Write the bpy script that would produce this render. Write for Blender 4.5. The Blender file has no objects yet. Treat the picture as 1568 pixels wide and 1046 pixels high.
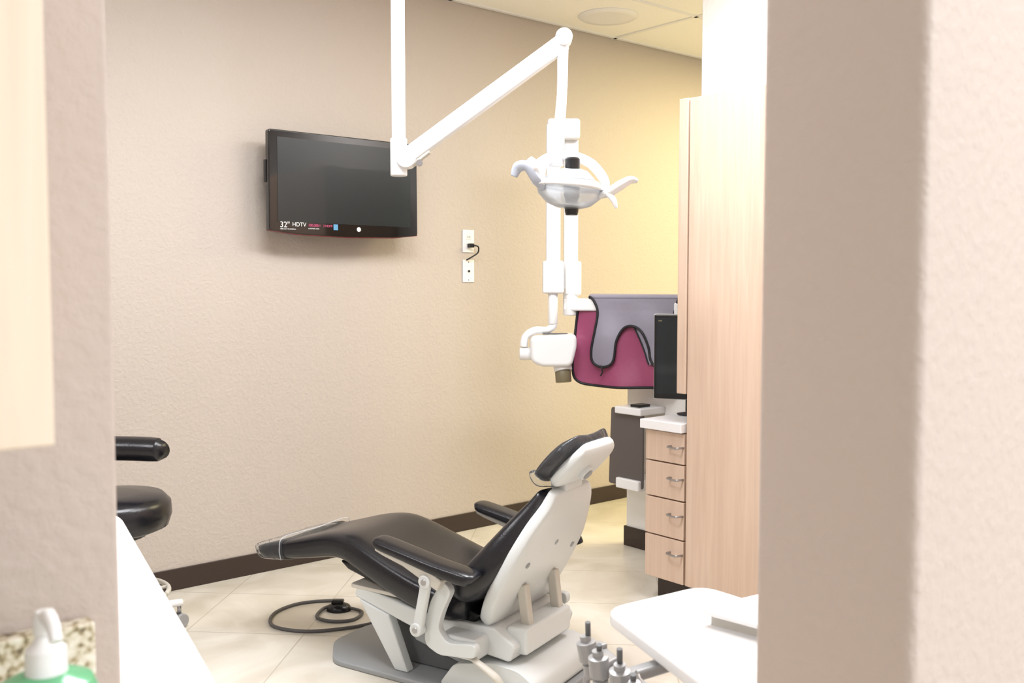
import bpy, bmesh, math, random
from mathutils import Vector, Matrix
random.seed(3)
D=bpy.data; SC=bpy.context.scene; COL=SC.collection
# ---------------------------------------------------------------- materials
def s2l(c):
    c=c/255.0
    return c/12.92 if c<=0.04045 else ((c+0.055)/1.055)**2.4
def rgb(c): return (s2l(c[0]),s2l(c[1]),s2l(c[2]),1)
def mat(name,col,rough=0.5,metal=0.0,bump=0.0,scale=60,var=0.04,coat=0,trans=0,alpha=1,emis=0,spec=None,vscale=6):
    m=D.materials.new(name); m.use_nodes=True; n=m.node_tree.nodes; l=m.node_tree.links
    b=n['Principled BSDF']
    b.inputs['Roughness'].default_value=rough; b.inputs['Metallic'].default_value=metal
    b.inputs['Coat Weight'].default_value=coat; b.inputs['Transmission Weight'].default_value=trans
    b.inputs['Alpha'].default_value=alpha
    if spec is not None: b.inputs['Specular IOR Level'].default_value=spec
    tc=n.new('ShaderNodeTexCoord'); nz=n.new('ShaderNodeTexNoise'); nz.inputs['Scale'].default_value=vscale
    l.new(tc.outputs['Object'],nz.inputs['Vector'])
    mx=n.new('ShaderNodeMix'); mx.data_type='RGBA'
    c=rgb(col); mx.inputs[6].default_value=tuple(max(0,v*(1-var)) for v in c[:3])+(1,)
    mx.inputs[7].default_value=tuple(min(1,v*(1+var)) for v in c[:3])+(1,)
    l.new(nz.outputs['Fac'],mx.inputs[0]); l.new(mx.outputs[2],b.inputs['Base Color'])
    if emis:
        b.inputs['Emission Color'].default_value=c; b.inputs['Emission Strength'].default_value=emis
    if bump:
        n2=n.new('ShaderNodeTexNoise'); n2.inputs['Scale'].default_value=scale; n2.inputs['Detail'].default_value=3
        l.new(tc.outputs['Object'],n2.inputs['Vector'])
        bp=n.new('ShaderNodeBump'); bp.inputs['Strength'].default_value=bump; bp.inputs['Distance'].default_value=0.004
        l.new(n2.outputs['Fac'],bp.inputs['Height']); l.new(bp.outputs['Normal'],b.inputs['Normal'])
    return m
def filmmat(name,tint,base=0.06,bump=0.5,scale=30):
    m=D.materials.new(name); m.use_nodes=True; n=m.node_tree.nodes; l=m.node_tree.links
    for x in list(n): n.remove(x)
    out=n.new('ShaderNodeOutputMaterial'); tr=n.new('ShaderNodeBsdfTransparent'); gl=n.new('ShaderNodeBsdfGlossy'); df=n.new('ShaderNodeBsdfDiffuse')
    gl.inputs['Roughness'].default_value=0.08; gl.inputs['Color'].default_value=(1,1,1,1); df.inputs['Color'].default_value=rgb(tint)
    tr.inputs['Color'].default_value=(0.96,0.97,0.98,1)
    lw=n.new('ShaderNodeLayerWeight'); lw.inputs['Blend'].default_value=0.15
    mx=n.new('ShaderNodeMixShader'); mx2=n.new('ShaderNodeMixShader'); mx2.inputs[0].default_value=base
    tc=n.new('ShaderNodeTexCoord'); nz=n.new('ShaderNodeTexNoise'); nz.inputs['Scale'].default_value=scale; nz.inputs['Detail'].default_value=3; nz.inputs['Distortion'].default_value=1.5
    bp=n.new('ShaderNodeBump'); bp.inputs['Strength'].default_value=bump; bp.inputs['Distance'].default_value=0.012
    l.new(tc.outputs['Object'],nz.inputs['Vector']); l.new(nz.outputs['Fac'],bp.inputs['Height'])
    for q in(gl,df,lw): l.new(bp.outputs[0],q.inputs['Normal'])
    l.new(lw.outputs['Fresnel'],mx.inputs[0]); l.new(tr.outputs[0],mx.inputs[1]); l.new(gl.outputs[0],mx.inputs[2])
    l.new(mx.outputs[0],mx2.inputs[1]); l.new(df.outputs[0],mx2.inputs[2]); l.new(mx2.outputs[0],out.inputs[0])
    return m
def wood(name,c1,c2,rough=0.45):
    m=D.materials.new(name); m.use_nodes=True; n=m.node_tree.nodes; l=m.node_tree.links; b=n['Principled BSDF']
    tc=n.new('ShaderNodeTexCoord'); mp=n.new('ShaderNodeMapping'); mp.inputs['Scale'].default_value=(22,22,1.2)
    nz=n.new('ShaderNodeTexNoise'); nz.inputs['Scale'].default_value=2.2; nz.inputs['Detail'].default_value=5; nz.inputs['Distortion'].default_value=0.6
    l.new(tc.outputs['Object'],mp.inputs[0]); l.new(mp.outputs[0],nz.inputs['Vector'])
    cr=n.new('ShaderNodeValToRGB'); cr.color_ramp.elements[0].position=0.3; cr.color_ramp.elements[1].position=0.7
    cr.color_ramp.elements[0].color=rgb(c1); cr.color_ramp.elements[1].color=rgb(c2)
    l.new(nz.outputs['Fac'],cr.inputs[0]); l.new(cr.outputs[0],b.inputs['Base Color']); b.inputs['Roughness'].default_value=rough
    return m
def granite(name):
    m=D.materials.new(name); m.use_nodes=True; n=m.node_tree.nodes; l=m.node_tree.links; b=n['Principled BSDF']
    tc=n.new('ShaderNodeTexCoord'); nz=n.new('ShaderNodeTexNoise'); nz.inputs['Scale'].default_value=95; nz.inputs['Detail'].default_value=4
    l.new(tc.outputs['Object'],nz.inputs['Vector'])
    cr=n.new('ShaderNodeValToRGB'); e=cr.color_ramp.elements; e[0].position=0.34; e[0].color=rgb((95,85,70)); e[1].position=0.66; e[1].color=rgb((240,236,224))
    x=e.new(0.44); x.color=rgb((180,166,134)); x=e.new(0.52); x.color=rgb((222,214,194))
    l.new(nz.outputs['Fac'],cr.inputs[0]); l.new(cr.outputs[0],b.inputs['Base Color']); b.inputs['Roughness'].default_value=0.2
    return m
def floormat():
    m=D.materials.new('floor_tile_cream'); m.use_nodes=True; n=m.node_tree.nodes; l=m.node_tree.links; b=n['Principled BSDF']
    tc=n.new('ShaderNodeTexCoord'); mp=n.new('ShaderNodeMapping'); mp.inputs['Rotation'].default_value=(0,0,math.radians(45)); mp.inputs['Location'].default_value=(0.12,0.05,0)
    l.new(tc.outputs['Object'],mp.inputs[0])
    br=n.new('ShaderNodeTexBrick'); br.offset=0; br.squash=1
    br.inputs['Scale'].default_value=1; br.inputs['Brick Width'].default_value=0.46; br.inputs['Row Height'].default_value=0.46
    br.inputs['Mortar Size'].default_value=0.0028; br.inputs['Mortar Smooth'].default_value=0.2
    br.inputs['Mortar'].default_value=rgb((184,177,162))
    l.new(mp.outputs[0],br.inputs['Vector'])
    nz=n.new('ShaderNodeTexNoise'); nz.inputs['Scale'].default_value=2.6; nz.inputs['Detail'].default_value=7; nz.inputs['Distortion'].default_value=1.2
    l.new(tc.outputs['Object'],nz.inputs['Vector'])
    cr=n.new('ShaderNodeValToRGB'); cr.color_ramp.elements[0].position=0.35; cr.color_ramp.elements[1].position=0.62
    cr.color_ramp.elements[0].color=rgb((200,193,178)); cr.color_ramp.elements[1].color=rgb((222,217,206))
    l.new(nz.outputs['Fac'],cr.inputs[0]); l.new(cr.outputs[0],br.inputs['Color1']); l.new(cr.outputs[0],br.inputs['Color2'])
    l.new(br.outputs['Color'],b.inputs['Base Color']); b.inputs['Roughness'].default_value=0.28
    return m
def wallmat(name,col,strength=0.35,scale=75):
    m=D.materials.new(name); m.use_nodes=True; n=m.node_tree.nodes; l=m.node_tree.links; b=n['Principled BSDF']
    b.inputs['Base Color'].default_value=rgb(col); b.inputs['Roughness'].default_value=0.6
    tc=n.new('ShaderNodeTexCoord'); nz=n.new('ShaderNodeTexNoise'); nz.inputs['Scale'].default_value=scale; nz.inputs['Detail'].default_value=2
    l.new(tc.outputs['Object'],nz.inputs['Vector'])
    cr=n.new('ShaderNodeValToRGB'); cr.color_ramp.elements[0].position=0.40; cr.color_ramp.elements[1].position=0.66
    l.new(nz.outputs['Fac'],cr.inputs[0])
    bp=n.new('ShaderNodeBump'); bp.inputs['Strength'].default_value=strength; bp.inputs['Distance'].default_value=0.0025
    l.new(cr.outputs[0],bp.inputs['Height']); l.new(bp.outputs[0],b.inputs['Normal'])
    return m
M={}
M['wall']=wallmat('wall_taupe_paint',(190,180,171))
M['walln']=wallmat('wall_taupe_paint_partition',(194,181,173),0.32,62)
M['wallw']=wallmat('wall_white_paint',(240,240,238),0.2)
M['ceil']=mat('ceiling_tile_white',(246,245,240),0.9,bump=0.5,scale=130,var=0.06,vscale=160)
M['floor']=floormat()
M['base']=mat('baseboard_brown_vinyl',(54,42,36),0.45)
M['wood']=wood('maple_laminate',(205,178,158),(216,192,172))
M['woodl']=wood('maple_laminate_light',(222,205,185),(232,217,199))
M['white']=mat('white_enamel',(236,237,239),0.3,coat=0.2,var=0.01)
M['lam']=mat('white_laminate',(240,240,241),0.35,var=0.01)
M['shell']=mat('chair_shell_grey_white',(212,216,216),0.35,var=0.02)
M['beige']=mat('beige_painted_metal',(200,196,186),0.4)
M['greyp']=mat('grey_base_plate',(150,153,155),0.45)
M['dgrey']=mat('dark_grey_plastic',(96,98,100),0.5)
M['black']=mat('black_plastic',(18,18,20),0.3)
M['vinyl']=mat('black_vinyl_upholstery',(23,23,28),0.25,bump=0.12,scale=220,var=0.1)
M['gloss']=mat('glossy_piano_black',(8,9,11),0.08,coat=0.5)
M['screen']=mat('tv_screen_glass',(18,28,32),0.3,coat=0.2)
M['metal']=mat('brushed_steel',(175,175,178),0.28,metal=1)
M['mgrey']=mat('grey_cast_metal',(165,166,168),0.35,metal=0.3)
M['film']=filmmat('clear_plastic_film',(225,228,232),0.04,0.45,22)
M['glass']=filmmat('frosted_lens',(238,243,248),0.30,0.05,5)
M['bluegrey']=mat('blue_grey_plastic',(186,193,208),0.3)
M['pink']=mat('magenta_apron_vinyl',(150,68,104),0.42,bump=0.2,scale=40,var=0.1)
M['lav']=mat('lavender_grey_apron_vinyl',(140,137,152),0.45,bump=0.2,scale=40,var=0.06)
M['bind']=mat('black_binding',(20,18,24),0.6)
M['khaki']=mat('khaki_cone',(112,104,80),0.35)
M['granite']=granite('granite')
M['green']=mat('green_soap',(120,205,150),0.15,trans=0.3,var=0.05)
M['red']=mat('red_accent',(90,20,30),0.2)
M['lwhite']=mat('label_white',(225,225,225),0.5)
M['lpink']=mat('label_pink',(205,90,130),0.5)
M['lblue']=mat('label_blue',(90,150,190),0.5)
M['emit']=mat('light_diffuser',(255,252,245),0.6,emis=2.0)
M['cord']=mat('grey_cord',(88,86,86),0.5)
M['brown']=mat('brown_tubing',(120,86,60),0.4)
M['panel']=mat('charcoal_acrylic',(92,86,84),0.3)
# ---------------------------------------------------------------- helpers
def root(name,loc=(0,0,0),rz=0):
    e=D.objects.new(name,None); e.empty_display_size=0.1; COL.objects.link(e)
    e.location=loc; e.rotation_euler=(0,0,math.radians(rz)); return e
def mk(name,verts,faces,m,parent=None,smooth=False,bevel=0,subd=0,loc=None,rot=None,seg=3,solid=0,split=0):
    me=D.meshes.new(name); me.from_pydata([tuple(v) for v in verts],[],faces)
    bm=bmesh.new(); bm.from_mesh(me); bmesh.ops.recalc_face_normals(bm,faces=bm.faces); bm.to_mesh(me); bm.free()
    me.materials.append(M[m] if isinstance(m,str) else m)
    o=D.objects.new(name,me); COL.objects.link(o)
    if smooth or bevel:
        for p in me.polygons: p.use_smooth=True
    if solid:
        s=o.modifiers.new('sol','SOLIDIFY'); s.thickness=solid; s.offset=0
    if bevel:
        b=o.modifiers.new('bev','BEVEL'); b.width=bevel; b.segments=seg; b.limit_method='ANGLE'; b.angle_limit=math.radians(35)
        w=o.modifiers.new('wn','WEIGHTED_NORMAL'); w.keep_sharp=False
    if subd:
        s=o.modifiers.new('sub','SUBSURF'); s.levels=subd; s.render_levels=subd
    if split:
        s=o.modifiers.new('es','EDGE_SPLIT'); s.split_angle=math.radians(split)
    if parent: o.parent=parent
    if loc: o.location=loc
    if rot: o.rotation_euler=[math.radians(a) for a in rot]
    return o
def box(name,lo,hi,m,parent=None,bevel=0.0,rot=None):
    c=[(a+b)/2 for a,b in zip(lo,hi)]; h=[abs(b-a)/2 for a,b in zip(lo,hi)]
    v=[(x*h[0],y*h[1],z*h[2]) for x in(-1,1) for y in(-1,1) for z in(-1,1)]
    f=[(0,1,3,2),(4,6,7,5),(0,4,5,1),(2,3,7,6),(0,2,6,4),(1,5,7,3)]
    return mk(name,v,f,m,parent,bevel=bevel,loc=c,rot=rot)
def extr(name,poly,axis,a,b,m,parent=None,bevel=0.0):
    def P(p,t):
        return {'y':(p[0],t,p[1]),'z':(p[0],p[1],t),'x':(t,p[0],p[1])}[axis]
    n=len(poly); v=[P(p,a) for p in poly]+[P(p,b) for p in poly]
    f=[tuple(range(n)),tuple(range(2*n-1,n-1,-1))]+[(i,(i+1)%n,n+(i+1)%n,n+i) for i in range(n)]
    return mk(name,v,f,m,parent,bevel=bevel)
def roundpoly(pts,r,k=6):
    out=[]; n=len(pts)
    for i in range(n):
        p=Vector(pts[i]); a=Vector(pts[i-1])-p; b=Vector(pts[(i+1)%n])-p
        rr=min(r,a.length*0.45,b.length*0.45); A=p+a.normalized()*rr; B=p+b.normalized()*rr
        for j in range(k+1):
            t=j/k; out.append(tuple((1-t)**2*A+2*t*(1-t)*p+t*t*B))
    return out
def catm(pts,k=8):
    P=[Vector(p) for p in pts]; out=[]
    for i in range(len(P)-1):
        p0=P[max(i-1,0)];p1=P[i];p2=P[i+1];p3=P[min(i+2,len(P)-1)]
        for j in range(k):
            t=j/k
            out.append(0.5*((2*p1)+(-p0+p2)*t+(2*p0-5*p1+4*p2-p3)*t*t+(-p0+3*p1-3*p2+p3)*t**3))
    out.append(P[-1]); return out
def tube(name,pts,r,m,parent=None,smooth=True,seg=12,k=8,flat=1.0):
    P=catm(pts,k) if smooth and len(pts)>2 else [Vector(p) for p in pts]
    rs=r if isinstance(r,(list,tuple)) else [r]*len(P)
    if len(rs)!=len(P):
        q=[]; 
        for i in range(len(P)):
            t=i/(len(P)-1)*(len(rs)-1); a=int(min(t,len(rs)-2)); q.append(rs[a]*(1-(t-a))+rs[a+1]*(t-a))
        rs=q
    t0=(P[1]-P[0]).normalized(); up=Vector((0,0,1)) if abs(t0.z)<0.9 else Vector((0,1,0))
    nrm=(up-t0*up.dot(t0)).normalized(); V=[];F=[]
    for i,p in enumerate(P):
        t=(P[min(i+1,len(P)-1)]-P[max(i-1,0)]).normalized()
        nrm=(nrm-t*nrm.dot(t)).normalized(); bn=t.cross(nrm)
        for j in range(seg):
            a=2*math.pi*j/seg; V.append(p+nrm*math.cos(a)*rs[i]*flat+bn*math.sin(a)*rs[i])
    n=len(P)
    for i in range(n-1):
        for j in range(seg):
            F.append((i*seg+j,i*seg+(j+1)%seg,(i+1)*seg+(j+1)%seg,(i+1)*seg+j))
    F.append(tuple(range(seg))); F.append(tuple(range((n-1)*seg,n*seg)))
    o=mk(name,V,F,m,parent,smooth=True)
    o.data.polygons[-1].use_smooth=False; o.data.polygons[-2].use_smooth=False
    return o
def cyl(name,a,b,r,m,parent=None,seg=28,bevel=0.0,r2=None):
    o=tube(name,[a,b],[r,r if r2 is None else r2],m,parent,smooth=False,seg=seg)
    if bevel:
        bv=o.modifiers.new('bev','BEVEL'); bv.width=bevel; bv.segments=2; bv.limit_method='ANGLE'; bv.angle_limit=math.radians(50)
    return o
def beam(name,a,b,w,h,m,parent=None,bevel=0.006):
    a=Vector(a);b=Vector(b);t=(b-a).normalized(); s=t.cross(Vector((0,0,1)))
    if s.length<0.01: s=Vector((0,1,0))
    s.normalize(); u=s.cross(t)
    V=[p+s*w/2*i+u*h/2*j for p in(a,b) for i,j in((-1,-1),(1,-1),(1,1),(-1,1))]
    F=[(0,1,2,3),(7,6,5,4),(0,4,5,1),(1,5,6,2),(2,6,7,3),(3,7,4,0)]
    return mk(name,V,F,m,parent,bevel=bevel)
def sel(t,n): 
    return math.copysign(abs(math.cos(t))**(2/n),math.cos(t)),math.copysign(abs(math.sin(t))**(2/n),math.sin(t))
FL={'back_cushion','back_shell','headrest_pad','headrest_shell','headrest_film'}
def loftx(name,secs,m,parent,y0=0.0,dip=0.0,n=3.2,seg=28,sub=1,k=4):
    S=catm([Vector((s[0],s[1],0)) for s in secs],k)
    W=catm([Vector((s[2],s[3],0)) for s in secs],k)
    V=[];F=[];N=len(S)
    for i in range(N):
        t=(S[min(i+1,N-1)]-S[max(i-1,0)]); t.normalize()
        nx,nz=-t[1],t[0]
        if name in FL: nx,nz=-nx,-nz
        hw,th=W[i][0],W[i][1]
        cx,cz=S[i][0]-nx*th/2,S[i][1]-nz*th/2
        for j in range(seg):
            a=2*math.pi*j/seg; c,s=sel(a,n)
            off=s*th/2
            if s>0: off-=dip*(1-c*c)
            V.append((cx+nx*off,y0+c*hw,cz+nz*off))
    for i in range(N-1):
        for j in range(seg): F.append((i*seg+j,i*seg+(j+1)%seg,(i+1)*seg+(j+1)%seg,(i+1)*seg+j))
    F.append(tuple(range(seg))); F.append(tuple(range((N-1)*seg,N*seg)))
    o=mk(name,V,F,m,parent,smooth=True,subd=sub); return o
def lathe(name,prof,m,parent=None,loc=None,rot=None,seg=32,sx=1,sy=1,split=38):
    V=[];F=[];n=len(prof)
    for r,z in prof:
        for j in range(seg):
            a=2*math.pi*j/seg; V.append((r*math.cos(a)*sx,r*math.sin(a)*sy,z))
    for i in range(n-1):
        for j in range(seg): F.append((i*seg+j,i*seg+(j+1)%seg,(i+1)*seg+(j+1)%seg,(i+1)*seg+j))
    F.append(tuple(range(seg))); F.append(tuple(range((n-1)*seg,n*seg)))
    return mk(name,V,F,m,parent,smooth=True,loc=loc,rot=rot,split=split)
# ---------------------------------------------------------------- room
ZC=2.79; YB=4.12
box('floor',(-3,-3,-0.1),(8,YB+0.12,0),'floor')
box('ceiling',(-3,-3,ZC),(8,YB+0.12,ZC+0.1),'ceil')
box('wall_back',(-3,YB,0),(8,YB+0.12,ZC),'wall')
box('wall_left',(-3.12,-3,0),(-3,YB+0.12,ZC),'wall')  # unseen; its hall stretch is added to block world light from the left
box('wall_right',(8,-3,0),(8.12,YB+0.12,ZC),'wall')
box('wall_partition_left',(-3,1.0,0),(0.3235,1.12,ZC),'walln',bevel=0.006)
box('wall_partition_right',(0.9,0.457,0),(3.6,0.645,ZC),'walln',bevel=0.012)
box('wall_side',(3.6,0.457,0),(3.72,2.91,ZC),'wallw',bevel=0.006)
box('wall_half',(3.6,2.91,0),(3.72,3.36,1.16),'wallw',bevel=0.006)
def bb(name,lo,hi): box(name,lo,hi,'base',bevel=0.003)
bb('baseboard_back',(-3,YB-0.008,0),(8,YB,0.095))
bb('baseboard_half_wall',(3.59,2.75,0),(3.6,3.368,0.1))
bb('baseboard_half_wall_end',(3.592,3.36,0),(3.73,3.37,0.1))
g=root('ceiling_grid')
k=0
for i in range(-6,4):
    u=4.27+i*1.22
    if -3<u<8: box('bar_v_%d'%k,(u-0.012,-3,ZC-0.006),(u+0.012,YB,ZC),'white',g); k+=1
for i in range(0,12):
    v=YB-0.02-i*0.61
    if v>-3: box('bar_u_%d'%k,(-3,v-0.012,ZC-0.006),(8,v+0.012,ZC),'white',g); k+=1
sp=root('ceiling_speaker',(3.9,3.80,ZC))
lathe('ring',[(0.115,-0.012),(0.15,-0.014),(0.165,-0.004),(0.165,0.0),(0.11,0.0)],'white',sp)
lathe('grille',[(0.001,-0.009),(0.112,-0.009),(0.112,0.0),(0.001,0.0)],'ceil',sp)
def troffer(u,v,sx,sy,col,power,name='ceiling_light'):
    r=root(name,(u,v,ZC))
    box('frame',(-sx/2-0.03,-sy/2-0.03,-0.012),(sx/2+0.03,sy/2+0.03,0),'white',r)
    box('diffuser',(-sx/2,-sy/2,-0.016),(sx/2,sy/2,-0.01),'emit',r)
    L=D.lights.new('lamp','AREA'); L.shape='RECTANGLE'; L.size=sx; L.size_y=sy; L.energy=power; L.color=col
    o=D.objects.new('lamp',L); COL.objects.link(o); o.parent=r; o.location=(0,0,-0.03)
    return r
troffer(1.5,2.35,1.2,0.6,(0.94,0.96,1.0),44)
troffer(-1.2,2.7,1.2,0.6,(0.95,0.95,1.0),32)
troffer(2.9,1.9,1.2,0.6,(0.97,0.97,1.0),32)
troffer(5.4,2.6,1.2,1.0,(1,0.84,0.42),84)
troffer(-0.6,-0.9,1.2,0.6,(0.97,0.98,1.0),9)  # unseen hall fixture, added as weak fill for the near partitions
troffer(1.9,-1.1,1.2,0.6,(0.97,0.97,1.0),66)  # unseen hall fixture, added to brighten the hall-facing sides of the partitions
# ---------------------------------------------------------------- wall television
tv=root('wall_television',(2.355,3.995,1.775))
box('housing',(-0.36,0.0,-0.19),(0.36,0.06,0.2),'black',tv,bevel=0.02)
pts=[(-0.392,0.232),(0.392,0.232),(0.395,-0.212),(0.26,-0.226),(0,-0.232),(-0.26,-0.226),(-0.395,-0.212)]
extr('bezel',roundpoly(pts,0.012,3),'y',-0.022,0.012,'gloss',tv,bevel=0.005)
pr=[(0.393,-0.209),(0.26,-0.224),(0,-0.230),(-0.26,-0.224),(-0.393,-0.209),(-0.393,-0.213),(-0.26,-0.228),(0,-0.234),(0.26,-0.228),(0.393,-0.213)]
extr('red_trim',pr,'y',-0.02,0.01,'red',tv)
box('screen',(-0.352,-0.0235,-0.172),(0.352,-0.021,0.2),'screen',tv)
box('mount',(-0.12,0.055,-0.12),(0.12,0.124,0.12),'black',tv)
box('side_bracket',(-0.398,0.0,0.0),(-0.38,0.022,0.10),'black',tv,bevel=0.003)
def txt(name,s,size,loc,m,parent,rot=(90,0,0)):
    c=D.curves.new(name,'FONT'); c.body=s; c.size=size; c.extrude=0.0004; c.materials.append(M[m])
    o=D.objects.new(name,c); COL.objects.link(o); o.parent=parent; o.location=loc; o.rotation_euler=[math.radians(a) for a in rot]; return o
yy=-0.0242
txt('sticker_size','32"',0.036,(-0.345,yy,-0.196),'lwhite',tv)
txt('sticker_type','HDTV',0.026,(-0.285,yy,-0.190),'lwhite',tv)
txt('sticker_line','1080 LCD TELEVISION',0.008,(-0.345,yy,-0.206),'lwhite',tv)
txt('sticker_contrast','100,000:1',0.016,(-0.205,yy,-0.188),'lpink',tv)
txt('sticker_note','contrast ratio',0.010,(-0.205,yy,-0.200),'lwhite',tv)
txt('sticker_port','3 HDMI',0.015,(-0.13,yy,-0.188),'lpink',tv)
box('sticker_energy',(-0.075,-0.0240,-0.2),(-0.052,-0.0225,-0.174),'lblue',tv)
lathe('logo',[(0.001,0),(0.011,0),(0.011,0.001),(0.001,0.001)],'lwhite',tv,loc=(0.06,-0.0225,-0.193),rot=(90,0,0),seg=20)
# ---------------------------------------------------------------- outlets
def plate(z,rec):
    o=root('wall_outlet',(3.175,YB,z))
    box('plate',(-0.038,-0.006,-0.06),(0.038,0,0.06),'white',o,bevel=0.003)
    if rec:
        for zz in(-0.022,0.022):
            box('receptacle_%d'%(zz>0),(-0.017,-0.008,zz-0.014),(0.017,-0.005,zz+0.014),'lwhite',o,bevel=0.003)
            box('slot_a_%d'%(zz>0),(-0.008,-0.0085,zz-0.004),(-0.005,-0.007,zz+0.006),'black',o)
            box('slot_b_%d'%(zz>0),(0.005,-0.0085,zz-0.004),(0.008,-0.007,zz+0.006),'black',o)
    else:
        lathe('jack',[(0.001,0),(0.006,0),(0.006,0.006),(0.001,0.006)],'black',o,loc=(0,-0.006,0),rot=(90,0,0),seg=14)
        for zz in(-0.047,0.047): lathe('screw_%d'%(zz>0),[(0.001,0),(0.0035,0),(0.001,0.002)],'dgrey',o,loc=(0,-0.006,zz),rot=(90,0,0),seg=10)
    return o
o1=plate(1.553,True); plate(1.395,False)
box('plug',(-0.012,-0.04,-0.034),(0.014,-0.008,-0.012),'black',o1,bevel=0.004)
tube('cord',[(0.012,-0.04,-0.023),(0.03,-0.05,-0.03),(0.032,-0.045,-0.06),(0.0,-0.03,-0.085),(-0.02,-0.012,-0.1)],0.004,'black',o1)
# ---------------------------------------------------------------- left near: sink counter, cabinet, soap
uc=root('wall_cabinet',(0,0,0))
box('carcass',(-0.9,0.718,1.22),(0.186,0.998,2.5),'woodl',uc,bevel=0.002)
box('door_a',(-0.35,0.70,1.22),(0.186,0.717,2.5),'woodl',uc,bevel=0.002)
box('door_b',(-0.9,0.70,1.22),(-0.354,0.717,2.5),'woodl',uc,bevel=0.002)
sc=root('sink_counter')
box('base_cabinet',(-0.9,0.45,0.1),(0.27,0.998,0.86),'woodl',sc)
box('toe_kick',(-0.9,0.52,0.0),(0.27,0.998,0.1),'base',sc)
box('countertop',(-0.9,0.42,0.86),(0.291,0.998,0.9),'granite',sc,bevel=0.006)
box('backsplash',(-0.9,0.975,0.9),(0.291,0.998,1.0),'granite',sc,bevel=0.002)
sd=root('soap_dispenser',(0.217,0.862,0.901),-10)
lathe('bottle',[(0.001,0.0),(0.040,0.0),(0.042,0.006),(0.042,0.082),(0.036,0.096),(0.018,0.104),(0.001,0.105)],'green',sd)
lathe('label',[(0.0425,0.02),(0.0428,0.021),(0.0428,0.063),(0.0425,0.064)],'lwhite',sd)
lathe('collar',[(0.001,0.1),(0.017,0.1),(0.016,0.124),(0.010,0.130),(0.008,0.136),(0.010,0.138),(0.010,0.150),(0.007,0.156),(0.001,0.157)],'white',sd)
tube('spout',[(0,0,0.150),(0.002,-0.012,0.153),(0.004,-0.028,0.149),(0.005,-0.036,0.14)],[0.007,0.006,0.005],'white',sd)
# ---------------------------------------------------------------- left white side counter
wc=root('side_counter')
top=[(0.52,1.16),(0.60,1.42),(0.845,2.59),(0.83,2.72),(0.25,2.72),(0.02,1.16)]
extr('countertop',roundpoly(top,0.05,5),'z',0.69,0.72,'lam',wc,bevel=0.008)
box('cabinet_body',(0.02,1.2,0.08),(0.28,2.6,0.69),'lam',wc,bevel=0.005)
box('toe_kick',(0.04,1.22,0.0),(0.25,2.58,0.08),'base',wc)
# ---------------------------------------------------------------- operator stool
st=root('operator_stool',(1.13,3.60,0),-40)
lathe('seat',[(0.001,0.435),(0.17,0.435),(0.205,0.45),(0.218,0.49),(0.215,0.535),(0.19,0.562),(0.10,0.572),(0.001,0.574)],'vinyl',st,seg=40,split=0)
cyl('seat_plate',(0,0,0.415),(0,0,0.44),0.13,'black',st)
cyl('column',(0,0,0.1),(0,0,0.42),0.025,'metal',st)
cyl('hub',(0,0,0.08),(0,0,0.14),0.045,'white',st,bevel=0.005)
for i in range(5):
    a=math.radians(-20+72*i); c,s=math.cos(a),math.sin(a)
    tube('leg_%d'%(i+1),[(0.03*c,0.03*s,0.115),(0.16*c,0.16*s,0.11),(0.29*c,0.29*s,0.095)],[0.02,0.016,0.014],'white',st)
    cyl('caster_stem_%d'%(i+1),(0.28*c,0.28*s,0.05),(0.28*c,0.28*s,0.1),0.008,'metal',st)
    for q in(-1,1):
        cyl('caster_wheel_%d_%d'%(i+1,q+1),(0.28*c-q*0.006*s,0.28*s+q*0.006*c,0.028),(0.28*c-q*0.024*s,0.28*s+q*0.024*c,0.028),0.028,'mgrey',st,bevel=0.004)
tube('foot_ring',[(0.2*math.cos(t*math.pi/12),0.2*math.sin(t*math.pi/12),0.2) for t in range(25)],0.009,'beige',st,k=2)
for i in range(3):
    a=2*math.pi*i/3+0.5; cyl('ring_spoke_%d'%(i+1),(0,0,0.2),(0.2*math.cos(a),0.2*math.sin(a),0.2),0.006,'beige',st)
tube('body_support',[(0.193,-0.02,0.735),(0.185,-0.02,0.735),(0.10,-0.01,0.737),(0.0,0.0,0.737),(-0.1,0.03,0.735),(-0.2,0.10,0.735)],[0.03,0.042,0.044,0.044,0.044,0.044,0.044,0.04],'vinyl',st,seg=18)
tube('support_post',[(-0.02,0.0,0.42),(-0.14,0.12,0.44),(-0.17,0.15,0.58),(-0.15,0.08,0.72)],0.012,'metal',st)
# ---------------------------------------------------------------- dental chair (local x = towards the feet, y = towards near side)
ch=root('dental_chair',(1.986,2.758,0),108.65)
seat=[(-.27,.335,.215,.10),(-.2,.345,.235,.13),(-.08,.37,.24,.13),(.05,.41,.235,.13),(.17,.45,.225,.125),(.26,.468,.215,.12),(.36,.456,.205,.11),(.48,.422,.195,.10),(.6,.387,.185,.085),(.70,.360,.175,.07),(.735,.343,.15,.04)]
loftx('seat_and_leg_cushion',seat,'vinyl',ch,dip=0.018,n=4)
loftx('toe_cover',[(.57,.401,.194,.10),(.66,.378,.188,.088),(.715,.363,.182,.075),(.748,.346,.155,.045)],'film',ch,dip=0.01,n=4)
tube('toe_cover_hem',[(.57,-.19,.315),(.57,-.197,.36),(.57,-.17,.398),(.57,0,.395),(.57,.17,.398),(.57,.197,.36),(.57,.19,.315)],0.002,'glass',ch,seg=6)
back=[(-.165,.33,.21,.07),(-.19,.372,.25,.12),(-.245,.435,.268,.145),(-.315,.51,.25,.145),(-.385,.59,.212,.125),(-.44,.65,.17,.10),(-.475,.69,.135,.06)]
loftx('back_cushion',back,'vinyl',ch,dip=0.02,n=3.6)
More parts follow.
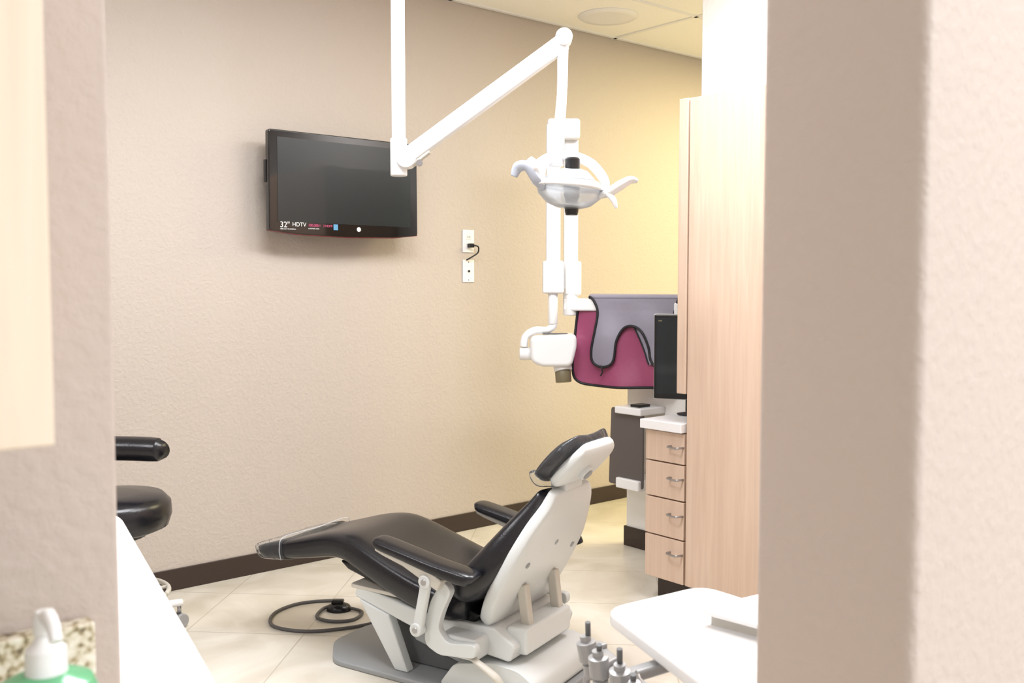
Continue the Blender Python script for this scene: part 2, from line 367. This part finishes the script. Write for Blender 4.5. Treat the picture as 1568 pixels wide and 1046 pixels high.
shell=[(-.275,.245,.15,.045),(-.30,.275,.205,.06),(-.345,.36,.24,.06),(-.41,.48,.235,.06),(-.46,.58,.195,.055),(-.495,.645,.15,.05),(-.512,.685,.12,.035)]
loftx('back_shell',shell,'shell',ch,n=5)
for i,(x,z,y) in enumerate(((-.518,.60,.07),(-.518,.60,-.07),(-.475,.485,0),(-.455,.44,.15),(-.455,.44,-.15))):
    cyl('shell_screw_%d'%(i+1),(x+.02,y,z+.012),(x-.004,y,z-.001),0.010,'greyp',ch,seg=14)
loftx('headrest_pad',[(-.445,.725,.09,.03),(-.46,.745,.125,.055),(-.50,.79,.14,.065),(-.55,.838,.135,.06),(-.595,.865,.10,.035)],'vinyl',ch,dip=0.015,n=3.5)
loftx('headrest_shell',[(-.50,.712,.09,.03),(-.515,.725,.125,.045),(-.55,.765,.135,.05),(-.60,.815,.125,.045),(-.62,.835,.10,.025)],'shell',ch,n=4)
loftx('headrest_film',[(-.44,.728,.10,.05),(-.455,.748,.132,.07),(-.496,.796,.147,.085),(-.548,.845,.142,.085),(-.60,.872,.105,.06)],'film',ch,dip=0.02,n=3.5)
cyl('headrest_knob',(-.56,0.02,.757),(-.605,0.02,.720),0.018,'greyp',ch,bevel=0.004)
cyl('headrest_knob_ring',(-.56,0.02,.757),(-.600,0.02,.724),0.026,'shell',ch,bevel=0.003)
beam('headrest_bar_a',(-.49,0.04,.62),(-.53,0.04,.75),0.02,0.012,'metal',ch,bevel=0.002)
beam('headrest_bar_b',(-.49,-0.04,.62),(-.53,-0.04,.75),0.02,0.012,'metal',ch,bevel=0.002)
box('headrest_bracket',(-.545,-.06,.665),(-.485,.06,.70),'shell',ch,bevel=0.012)
tube('film_skirt',[(-.455,.12,.735),(-.475,.125,.712),(-.50,.11,.705),(-.53,.05,.70),(-.53,-.1,.705)],[0.012,0.018,0.014,0.016],'film',ch)
for sgn,nm in((1,'near'),(-1,'far')):
    y=sgn*.30
    loftx('armrest_pad_'+nm,[(-.37,.43,.03,.03),(-.34,.445,.042,.05),(-.22,.462,.045,.045),(-.10,.485,.046,.04),(0,.503,.045,.036),(.025,.503,.03,.02)],'vinyl',ch,y0=y,n=3)
    extr('armrest_underframe_'+nm,[(.01,.482),(.015,.465),(-.02,.452),(-.10,.43),(-.2,.385),(-.235,.37),(-.25,.405),(-.2,.435),(-.1,.462)],'y',y-.028,y+.034,'beige',ch,bevel=0.006)
    beam('arm_link_'+nm,(-.19,y+sgn*.025,.395),(-.155,y+sgn*.025,.235),0.022,0.036,'shell',ch,bevel=0.008)
    for p in((-.19,.395),(-.155,.235)):
        cyl('arm_pivot_%s_%d'%(nm,int(p[1]*100)),(p[0],y+sgn*.01,p[1]),(p[0],y+sgn*.042,p[1]),0.022,'shell',ch,bevel=0.004)
        cyl('arm_pin_%s_%d'%(nm,int(p[1]*100)),(p[0],y+sgn*.03,p[1]),(p[0],y+sgn*.046,p[1]),0.009,'metal',ch)
    P=[(-.235,.40),(-.27,.37),(-.235,.30),(-.215,.24),(-.25,.20),(-.36,.215),(-.36,.17),(-.22,.155),(-.165,.18),(-.165,.25),(-.19,.33)]
    extr('arm_bracket_'+nm,roundpoly(P,0.02,3),'y',y-.025,y+.005,'shell',ch,bevel=0.006)
extr('seat_frame',roundpoly([(.20,.285),(.215,.245),(-.05,.175),(-.42,.135),(-.44,.19),(-.36,.235),(-.1,.235)],0.01,2),'y',-.2,.2,'shell',ch,bevel=0.008)
extr('seat_pan',[(.30,.352),(.26,.325),(.05,.27),(-.26,.215),(-.30,.26),(-.1,.31),(.1,.35)],'y',-.18,.18,'black',ch,bevel=0.01)
extr('frame_top_plate',roundpoly([(.235,.2),(.235,-.2),(.0,-.205),(.0,.205)],0.02,3),'z',.272,.285,'beige',ch,bevel=0.003)
box('frame_side_box',(-.34,.19,.145),(-.20,.275,.215),'shell',ch,bevel=0.01)
box('rear_bracket',(-.46,-.14,.15),(-.38,.16,.235),'shell',ch,bevel=0.012)
beam('recline_strut',(-.43,.10,.20),(-.41,.10,.36),0.03,0.035,'beige',ch)
beam('recline_strut_b',(-.43,-.10,.20),(-.41,-.10,.36),0.03,0.035,'beige',ch)
for sgn,nm in((1,'near'),(-1,'far')):
    extr('lift_leg_'+nm,[(.19,.24),(.06,.205),(-.02,.02),(.035,.02)],'y',sgn*.165,sgn*.205,'shell',ch,bevel=0.006)
    extr('lift_arm_'+nm,[(.02,.20),(-.12,.17),(-.46,.05),(-.40,.03),(-.02,.12)],'y',sgn*.12,sgn*.16,'greyp',ch,bevel=0.006)
extr('lift_core',[(.12,.23),(-.25,.18),(-.3,.02),(.05,.02)],'y',-.12,.12,'dgrey',ch,bevel=0.008)
extr('pump_cover',roundpoly([(-.16,.02),(-.52,.02),(-.52,.09),(-.46,.125),(-.36,.13),(-.22,.10)],0.02,3),'y',-.19,.22,'shell',ch,bevel=0.014)
extr('base_plate',roundpoly([(.40,-.10),(.40,.10),(.28,.24),(-.54,.25),(-.54,-.25),(.28,-.24)],0.04,4),'z',0,.02,'greyp',ch,bevel=0.006)
tube('release_lever',[(-.30,.26,.16),(-.36,.29,.155),(-.42,.285,.12),(-.44,.27,.085)],[0.012,0.012,0.016,0.012],'beige',ch,flat=0.6)
box('side_towel_flap',(-.40,-.30,.38),(-.30,-.275,.54),'vinyl',ch,bevel=0.008,rot=(0,25,0))
# ---------------------------------------------------------------- foot control with cord
fc=root('foot_control',(1.975,3.43,0),-40)
lathe('pedal',[(0.001,0.0),(0.05,0.0),(0.05,0.012),(0.042,0.022),(0.02,0.032),(0.001,0.034)],'black',fc,sx=1.0,sy=0.8)
box('pedal_switch',(-.03,-.015,.028),(.02,.015,.045),'black',fc,bevel=0.006)
cc=[(0.03,0,0.012),(0.10,-0.04,.007),(0.08,-0.13,.007),(0.0,-0.15,.007),(-0.07,-0.10,.007),(-0.06,0.0,.009),(0,0.05,.012),(-0.05,0.10,.007),(-0.18,0.06,.007),(-0.25,-0.06,.007),(-0.22,-0.20,.007),(-0.08,-0.26,.007),(0.08,-0.22,.007),(0.2,-0.15,.007),(0.30,-0.12,.007)]
tube('cord',cc,0.0065,'cord',fc)
# ---------------------------------------------------------------- ceiling operatory light
dl=root('dental_operating_light',(2.006,3.017,0),-40.2)
cyl('pole',(0,0,1.725),(0,0,ZC),0.0255,'white',dl,bevel=0.003)
cyl('ceiling_flange',(0,0,ZC-0.03),(0,0,ZC),0.09,'white',dl,bevel=0.006)
cyl('pole_collar',(0,0,1.722),(0,0,1.86),0.031,'white',dl,bevel=0.005)
A=Vector((0.045,-0.01,1.80)); B=Vector((0.603,-0.10,2.185))
beam('spring_arm',A,B,0.045,0.062,'white',dl,bevel=0.012)
beam('spring_arm_lower',A+Vector((.0,0,-.035)),A+(B-A)*0.12+Vector((0,0,-.03)),0.03,0.03,'beige',dl)
cyl('arm_hinge',(0.03,0.03,1.785),(0.03,-0.045,1.785),0.036,'white',dl,bevel=0.005)
cyl('arm_hinge_pin',(0.08,-0.04,1.765),(0.08,-0.05,1.765),0.012,'metal',dl)
cyl('arm_end_hinge',(0.598,-0.065,2.195),(0.598,-0.135,2.195),0.030,'white',dl,bevel=0.005)
tube('drop_rod',[(0.595,-0.10,2.17),(0.592,-0.11,2.0),(0.575,-0.115,1.80)],[0.02,0.018,0.021],'white',dl)
cyl('yoke_joint',(0.572,-0.115,1.745),(0.575,-0.115,1.86),0.027,'white',dl,bevel=0.004)
hx,hy,hz=0.622,-0.14,1.68
tube('yoke_arch',[(hx-.125,hy,hz+.0),(hx-.12,hy+.01,hz+.06),(hx-.07,hy+.02,hz+.095),(hx,hy+.02,hz+.10),(hx+.07,hy+.02,hz+.075),(hx+.115,hy,hz+.02),(hx+.125,hy,hz-.02)],[0.013,0.018,0.02,0.018,0.018,0.014],'white',dl)
tube('yoke_side',[(hx-.05,hy+.02,hz+.10),(hx-.10,hy-.05,hz+.06),(hx-.105,hy-.08,hz-.01)],[0.014,0.016,0.012],'white',dl)
lathe('reflector_shield',[(0.001,0.03),(0.06,0.028),(0.10,0.016),(0.120,-0.010),(0.112,-0.042),(0.08,-0.072),(0.04,-0.086),(0.03,-0.086),(0.077,-0.067),(0.107,-0.038),(0.114,-0.010),(0.095,0.01),(0.001,0.022)],'glass',dl,loc=(hx,hy,hz),rot=(8,6,0),split=0)
ring=[(hx+.119*math.cos(t*math.pi/12),hy+.119*math.sin(t*math.pi/12),hz-0.010-0.012*math.cos(t*math.pi/12)) for t in range(25)]
tube('shield_rim',ring,0.008,'white',dl,k=2,seg=8)
lathe('housing_top',[(0.001,0.0),(0.05,0.0),(0.085,0.014),(0.06,0.042),(0.03,0.054),(0.001,0.056)],'white',dl,loc=(hx,hy,hz))
lathe('lamp_cap',[(0.001,0.04),(0.026,0.04),(0.026,0.084),(0.02,0.09),(0.001,0.09)],'black',dl,loc=(hx+.005,hy-.02,hz))
lathe('lamp_module',[(0.001,-0.10),(0.02,-0.10),(0.026,-0.085),(0.022,-0.06),(0.027,-0.045),(0.029,0.0),(0.001,0.0)],'dgrey',dl,loc=(hx+.002,hy-.03,hz))
lathe('lamp_module_tip',[(0.001,-0.112),(0.021,-0.112),(0.024,-0.098),(0.024,-0.078),(0.001,-0.078)],'black',dl,loc=(hx+.002,hy-.03,hz))
tube('handle_left',[(hx-.10,hy-.05,hz-.02),(hx-.125,hy-.08,hz+.01),(hx-.155,hy-.09,hz+.05),(hx-.185,hy-.07,hz+.05),(hx-.200,hy-.06,hz+.02)],[0.018,0.022,0.020,0.020,0.012],'bluegrey',dl,flat=0.6)
tube('handle_left_grip',[(hx-.105,hy-.06,hz+.01),(hx-.13,hy-.09,hz+.05),(hx-.15,hy-.09,hz+.075)],[0.012,0.022,0.014],'white',dl)
tube('handle_right',[(hx+.10,hy-.03,hz-.045),(hx+.13,hy-.05,hz-.035),(hx+.17,hy-.05,hz-.010),(hx+.205,hy-.05,hz+.008),(hx+.230,hy-.05,hz+.004)],[0.016,0.026,0.028,0.022,0.010],'white',dl,flat=0.6)
tube('handle_right_fin',[(hx+.12,hy-.05,hz-.03),(hx+.145,hy-.06,hz-.06),(hx+.155,hy-.06,hz-.09)],[0.022,0.018,0.009],'white',dl,flat=0.6)
# ---------------------------------------------------------------- wall mounted x-ray unit
xr=root('dental_xray_unit',(3.252,3.536,0),-40.2)
box('fold_hinge',(-.03,-.03,2.03),(.13,.07,2.13),'white',xr,bevel=0.015)
box('front_arm',(-.035,-.04,1.30),(.035,.02,2.10),'white',xr,bevel=0.008)
box('rear_arm',(.055,.02,1.30),(.125,.08,2.10),'white',xr,bevel=0.008)
box('front_arm_sheath',(-.052,-.05,1.28),(.052,.03,1.44),'white',xr,bevel=0.012)
box('rear_arm_sheath',(.06,.012,1.27),(.142,.09,1.44),'white',xr,bevel=0.012)
cyl('rear_knuckle',(.09,.05,1.17),(.09,.05,1.29),0.038,'white',xr,bevel=0.006)
cyl('arm_stem',(.0,-.01,1.13),(.0,-.01,1.29),0.024,'white',xr,bevel=0.004)
M_=Matrix.Rotation(math.radians(40.2),3,'Z')
def L2(u,v): 
    q=M_@Vector((u-3.252,v-3.536,0)); return q.x,q.y
ax,ay=L2(3.598,3.0)
beam('extension_arm',(.06,.05,1.225),(ax,ay,1.225),0.05,0.062,'white',xr,bevel=0.01)
box('wall_mount_plate',(ax-.05,ay-.05,1.0),(ax+.045,ay+.03,1.24),'white',xr,bevel=0.01)
tube('yoke',[(0,-.01,1.145),(-.0,-.01,1.12),(-.03,-.02,1.10),(-.09,-.03,1.10),(-.135,-.035,1.07),(-.145,-.035,1.02)],[0.022,0.02,0.018,0.018,0.018,0.02],'white',xr,seg=16)
cyl('yoke_joint',(-.165,-.035,.985),(-.10,-.035,.985),0.032,'white',xr,bevel=0.006)
hb=[(-.115,.065),(.11,.075),(.115,.02),(.09,-.085),(-.06,-.085),(-.11,-.06)]
extr('tube_head',[(p[0],p[1]+1.01) for p in roundpoly(hb,0.03,5)],'y',-.10,.07,'white',xr,bevel=0.022)
box('head_label',(-.05,-.06,1.082),(.07,-.03,1.0865),'dgrey',xr)
cyl('cone_collar',(.045,-.03,.935),(.05,-.04,.90),0.045,'white',xr,bevel=0.005)
cyl('cone',(.048,-.035,.905),(.052,-.045,.845),0.039,'khaki',xr,bevel=0.004)
# ---------------------------------------------------------------- lead apron draped on the x-ray extension arm
e=Vector((0.392,-0.920,0)); nrm=Vector((-0.920,-0.392,0))
ap=root('lead_apron',(3.352,3.575,0))
def apt(w,z,off):
    wave=0.010*math.sin(w*26+z*7)+0.006*math.sin(w*11-z*19)
    fl=max(0,(1.2-z))*0.05
    o_=off+wave*min(1,max(0,(1.24-z)*6))+fl
    if z>1.255:
        t=(z-1.255)/0.03; o_=off*(1-t*t)
    return Vector((0,0,z))+e*w+nrm*o_
def inside(x,y,P):
    c=False;n=len(P)
    for i in range(n):
        x1,y1=P[i];x2,y2=P[i-1]
        if (y1>y)!=(y2>y) and x<(x2-x1)*(y-y1)/(y2-y1)+x1: c=not c
    return c
def sheet(name,P,off,m,st_=0.0045):
    x0=min(p[0] for p in P);x1=max(p[0] for p in P);y0=min(p[1] for p in P);y1=max(p[1] for p in P)
    nx=int((x1-x0)/st_)+1;ny=int((y1-y0)/st_)+1;V=[];F=[];ix={}
    def gv(i,j):
        if (i,j) not in ix: ix[(i,j)]=len(V); V.append(apt(x0+i*st_,y0+j*st_,off))
        return ix[(i,j)]
    for i in range(nx):
        for j in range(ny):
            if inside(x0+(i+.5)*st_,y0+(j+.5)*st_,P): F.append((gv(i,j),gv(i+1,j),gv(i+1,j+1),gv(i,j+1)))
    return mk(name,V,F,m,ap,smooth=True,solid=0.004)
c2=lambda pts,k=6:[(v[0],v[1]) for v in catm([Vector((p[0],p[1],0)) for p in pts],k)]
left=c2([(0.10,1.195),(0.088,1.10),(0.086,0.98),(0.088,0.885),(0.115,0.845),(0.18,0.83),(0.32,0.826),(0.47,0.832),(0.55,0.84),(0.60,0.87),(0.62,0.94)])
sheet('apron_front',left+[(0.62,1.2)],0.036,'pink')
tube('binding_front',[apt(p[0],p[1],0.040) for p in left],0.0065,'bind',ap,smooth=False,seg=8)
gcurve=c2([(0.165,1.272),(0.195,1.24),(0.213,1.185),(0.20,1.09),(0.183,1.0),(0.19,0.945),(0.235,0.922),(0.285,0.935),(0.305,0.97),(0.315,1.05),(0.345,1.11),(0.39,1.125),(0.44,1.10),(0.475,1.03),(0.49,0.965),(0.53,0.93),(0.58,0.96),(0.59,1.05),(0.595,1.16),(0.61,1.23),(0.625,1.272)])
sheet('apron_collar',gcurve,0.05,'lav')
tube('binding_collar',[apt(p[0],min(p[1],1.262),0.054) for p in gcurve],0.0065,'bind',ap,smooth=False,seg=8)
g2=c2([(0.40,1.12),(0.425,1.07),(0.455,1.0),(0.475,0.95),(0.495,0.95),(0.50,1.05),(0.47,1.10),(0.43,1.13)])
sheet('apron_collar_strap',g2,0.046,'lav')
tube('binding_strap',[apt(p[0],p[1],0.05) for p in g2[:20]],0.004,'bind',ap,smooth=False,seg=8)
V=[];F=[]
prof=[(0.05,1.255),(0.047,1.27),(0.03,1.275),(0.0,1.277),(-0.03,1.272),(-0.04,1.255),(-0.045,1.15),(-0.048,1.0),(-0.048,0.92)]
for w in [0.165+i*0.0115 for i in range(41)]:
    for o_,z in prof: V.append(e*w+nrm*o_+Vector((0,0,z)))
n=len(prof)
for i in range(40):
    for j in range(n-1): F.append((i*n+j,i*n+j+1,(i+1)*n+j+1,(i+1)*n+j))
mk('apron_top_fold',V,F,'lav',ap,smooth=True,solid=0.004)
tube('tie_strap',[apt(0.235,0.93,.056),apt(0.245,0.90,.06),apt(0.235,0.88,.06)],0.004,'bind',ap)
# ---------------------------------------------------------------- side desk with drawers
dk=root('drawer_cabinet')
box('carcass',(3.062,2.52,0.1),(3.595,2.73,0.727),'wood',dk,bevel=0.002)
box('toe_kick',(3.11,2.53,0.0),(3.59,2.715,0.1),'base',dk)
zs=[(0.105,0.282),(0.288,0.442),(0.448,0.592),(0.598,0.722)]
for i,(a,b) in enumerate(zs):
    box('drawer_%d'%(i+1),(3.04,2.522,a),(3.061,2.728,b),'wood',dk,bevel=0.002)
    zz=b-0.055
    tube('handle_%d'%(i+1),[(3.04,2.59,zz),(3.015,2.588,zz),(3.012,2.55,zz-.002),(3.012,2.535,zz),(3.04,2.525,zz)],0.0045,'metal',dk,seg=8)
box('countertop',(3.02,2.522,0.727),(3.595,2.745,0.765),'lam',dk,bevel=0.003)
tc=root('tall_cabinet')
box('carcass',(3.06,1.3,0.1),(3.595,2.515,2.06),'wood',tc,bevel=0.002)
box('toe_kick',(3.11,1.3,0.0),(3.59,2.51,0.1),'base',tc)
for i in range(2):
    box('door_%d'%(i+1),(3.04,1.305+i*0.604,0.105),(3.059,1.905+i*0.606,2.058),'wood',tc,bevel=0.002)
box('end_panel',(3.035,2.516,0.886),(3.15,2.562,2.06),'wood',tc,bevel=0.004)
mo=root('computer_monitor',(3.275,2.695,0.766),-62)
box('bezel',(-.15,-.02,.065),(.15,.02,.43),'black',mo,bevel=0.006)
box('rim',(-.152,-.012,.063),(.152,.012,.432),'lwhite',mo,bevel=0.004)
box('screen',(-.138,-.0215,.085),(.138,-.0195,.415),'screen',mo)
box('status_label',(-.130,-.0225,.40),(-.115,-.021,.405),'khaki',mo)
cyl('neck',(0,.03,.01),(0,.03,.14),0.02,'black',mo)
lathe('foot',[(0.001,0),(0.07,0),(0.075,0.006),(0.03,0.014),(0.001,0.016)],'black',mo,loc=(0.02,-.02,0),sx=.9,sy=.6)
fp=root('folding_side_shelf',(3.45,3.22,0))
extr('shelf_panel',roundpoly([(-.11,.345),(.115,.345),(.10,.725),(-.11,.715)],0.015,3),'x',-0.006,0.006,'panel',fp,bevel=0.003)
box('upper_bracket',(-.03,-.115,.70),(.149,.055,.735),'white',fp,bevel=0.006)
box('lower_bracket',(-.025,-.10,.335),(.149,.05,.385),'white',fp,bevel=0.006)
box('latch',(-.0,-.08,.735),(.08,-.02,.748),'black',fp,bevel=0.004)
# ---------------------------------------------------------------- near delivery table with handpiece holders
dt=root('delivery_table')
tp=roundpoly([(1.335,1.305),(1.60,1.275),(1.58,0.74),(1.11,0.74),(1.2,0.954)],0.05,6)
extr('tabletop',tp,'z',0.672,0.70,'lam',dt,bevel=0.008)
cyl('column',(1.38,0.92,0.03),(1.38,0.92,0.672),0.035,'white',dt)
cyl('base',(1.38,0.92,0.0),(1.38,0.92,0.035),0.2,'white',dt,bevel=0.01)
extr('raised_tray',roundpoly([(1.40,1.13),(1.57,1.105),(1.565,0.93),(1.42,0.955)],0.012,3),'z',0.722,0.73,'lam',dt,bevel=0.003)
extr('tray_support',[(1.42,1.11),(1.55,1.09),(1.55,0.95),(1.44,0.97)],'z',0.70,0.722,'beige',dt)
hp=root('handpiece_holder')
beam('rail',(1.262,1.25,0.645),(1.175,1.03,0.645),0.03,0.03,'mgrey',hp)
beam('rail_mount',(1.215,1.14,0.645),(1.31,1.10,0.662),0.03,0.02,'mgrey',hp)
for i in range(4):
    t=i/3; x=1.25-0.075*t-0.01*(i%2); y=1.24-0.19*t
    lathe('holder_%d'%(i+1),[(0.001,-.045),(0.014,-.045),(0.014,-.02),(0.011,-.018),(0.018,-.012),(0.018,.022),(0.010,.024),(0.010,.034),(0.001,.034)],'mgrey',hp,loc=(x-.02,y,0.655),rot=(6*(i-1),-8,0),seg=24)
    box('holder_clamp_%d'%(i+1),(x-.03,y-.012,.637),(x+.02,y+.012,.668),'mgrey',hp,bevel=0.004,rot=(0,0,10*i))
    cyl('toggle_%d'%(i+1),(x-.02,y,.685),(x-.024,y-.003,.715 if i%2==0 else .700),0.005,'dgrey',hp)
    tube('tubing_%d'%(i+1),[(x-.02,y,.62),(x-.022,y,.55),(x+.02,y-.02,.35),(x+.10,y-.08,.25),(1.36,.95,.35)],0.007,'brown' if i%2 else 'mgrey',hp)
cyl('lever',(1.16,1.06,.69),(1.19,1.01,.56),0.007,'metal',hp)
# ---------------------------------------------------------------- world, camera
w=D.worlds.new('world'); SC.world=w; w.use_nodes=True
w.node_tree.nodes['Background'].inputs[0].default_value=(0.97,0.98,1,1); w.node_tree.nodes['Background'].inputs[1].default_value=0.8
cam=D.cameras.new('camera'); co=D.objects.new('camera',cam); COL.objects.link(co)
co.location=(0,0,1.33); co.rotation_euler=(math.radians(90-3.42),0,math.radians(-40.2))
cam.sensor_width=36; cam.lens=34.2; cam.clip_start=0.02
cam.dof.use_dof=True; cam.dof.focus_distance=3.5; cam.dof.aperture_fstop=7.1
SC.camera=co
SC.view_settings.view_transform='Standard'; SC.view_settings.look='None'; SC.view_settings.exposure=0.42
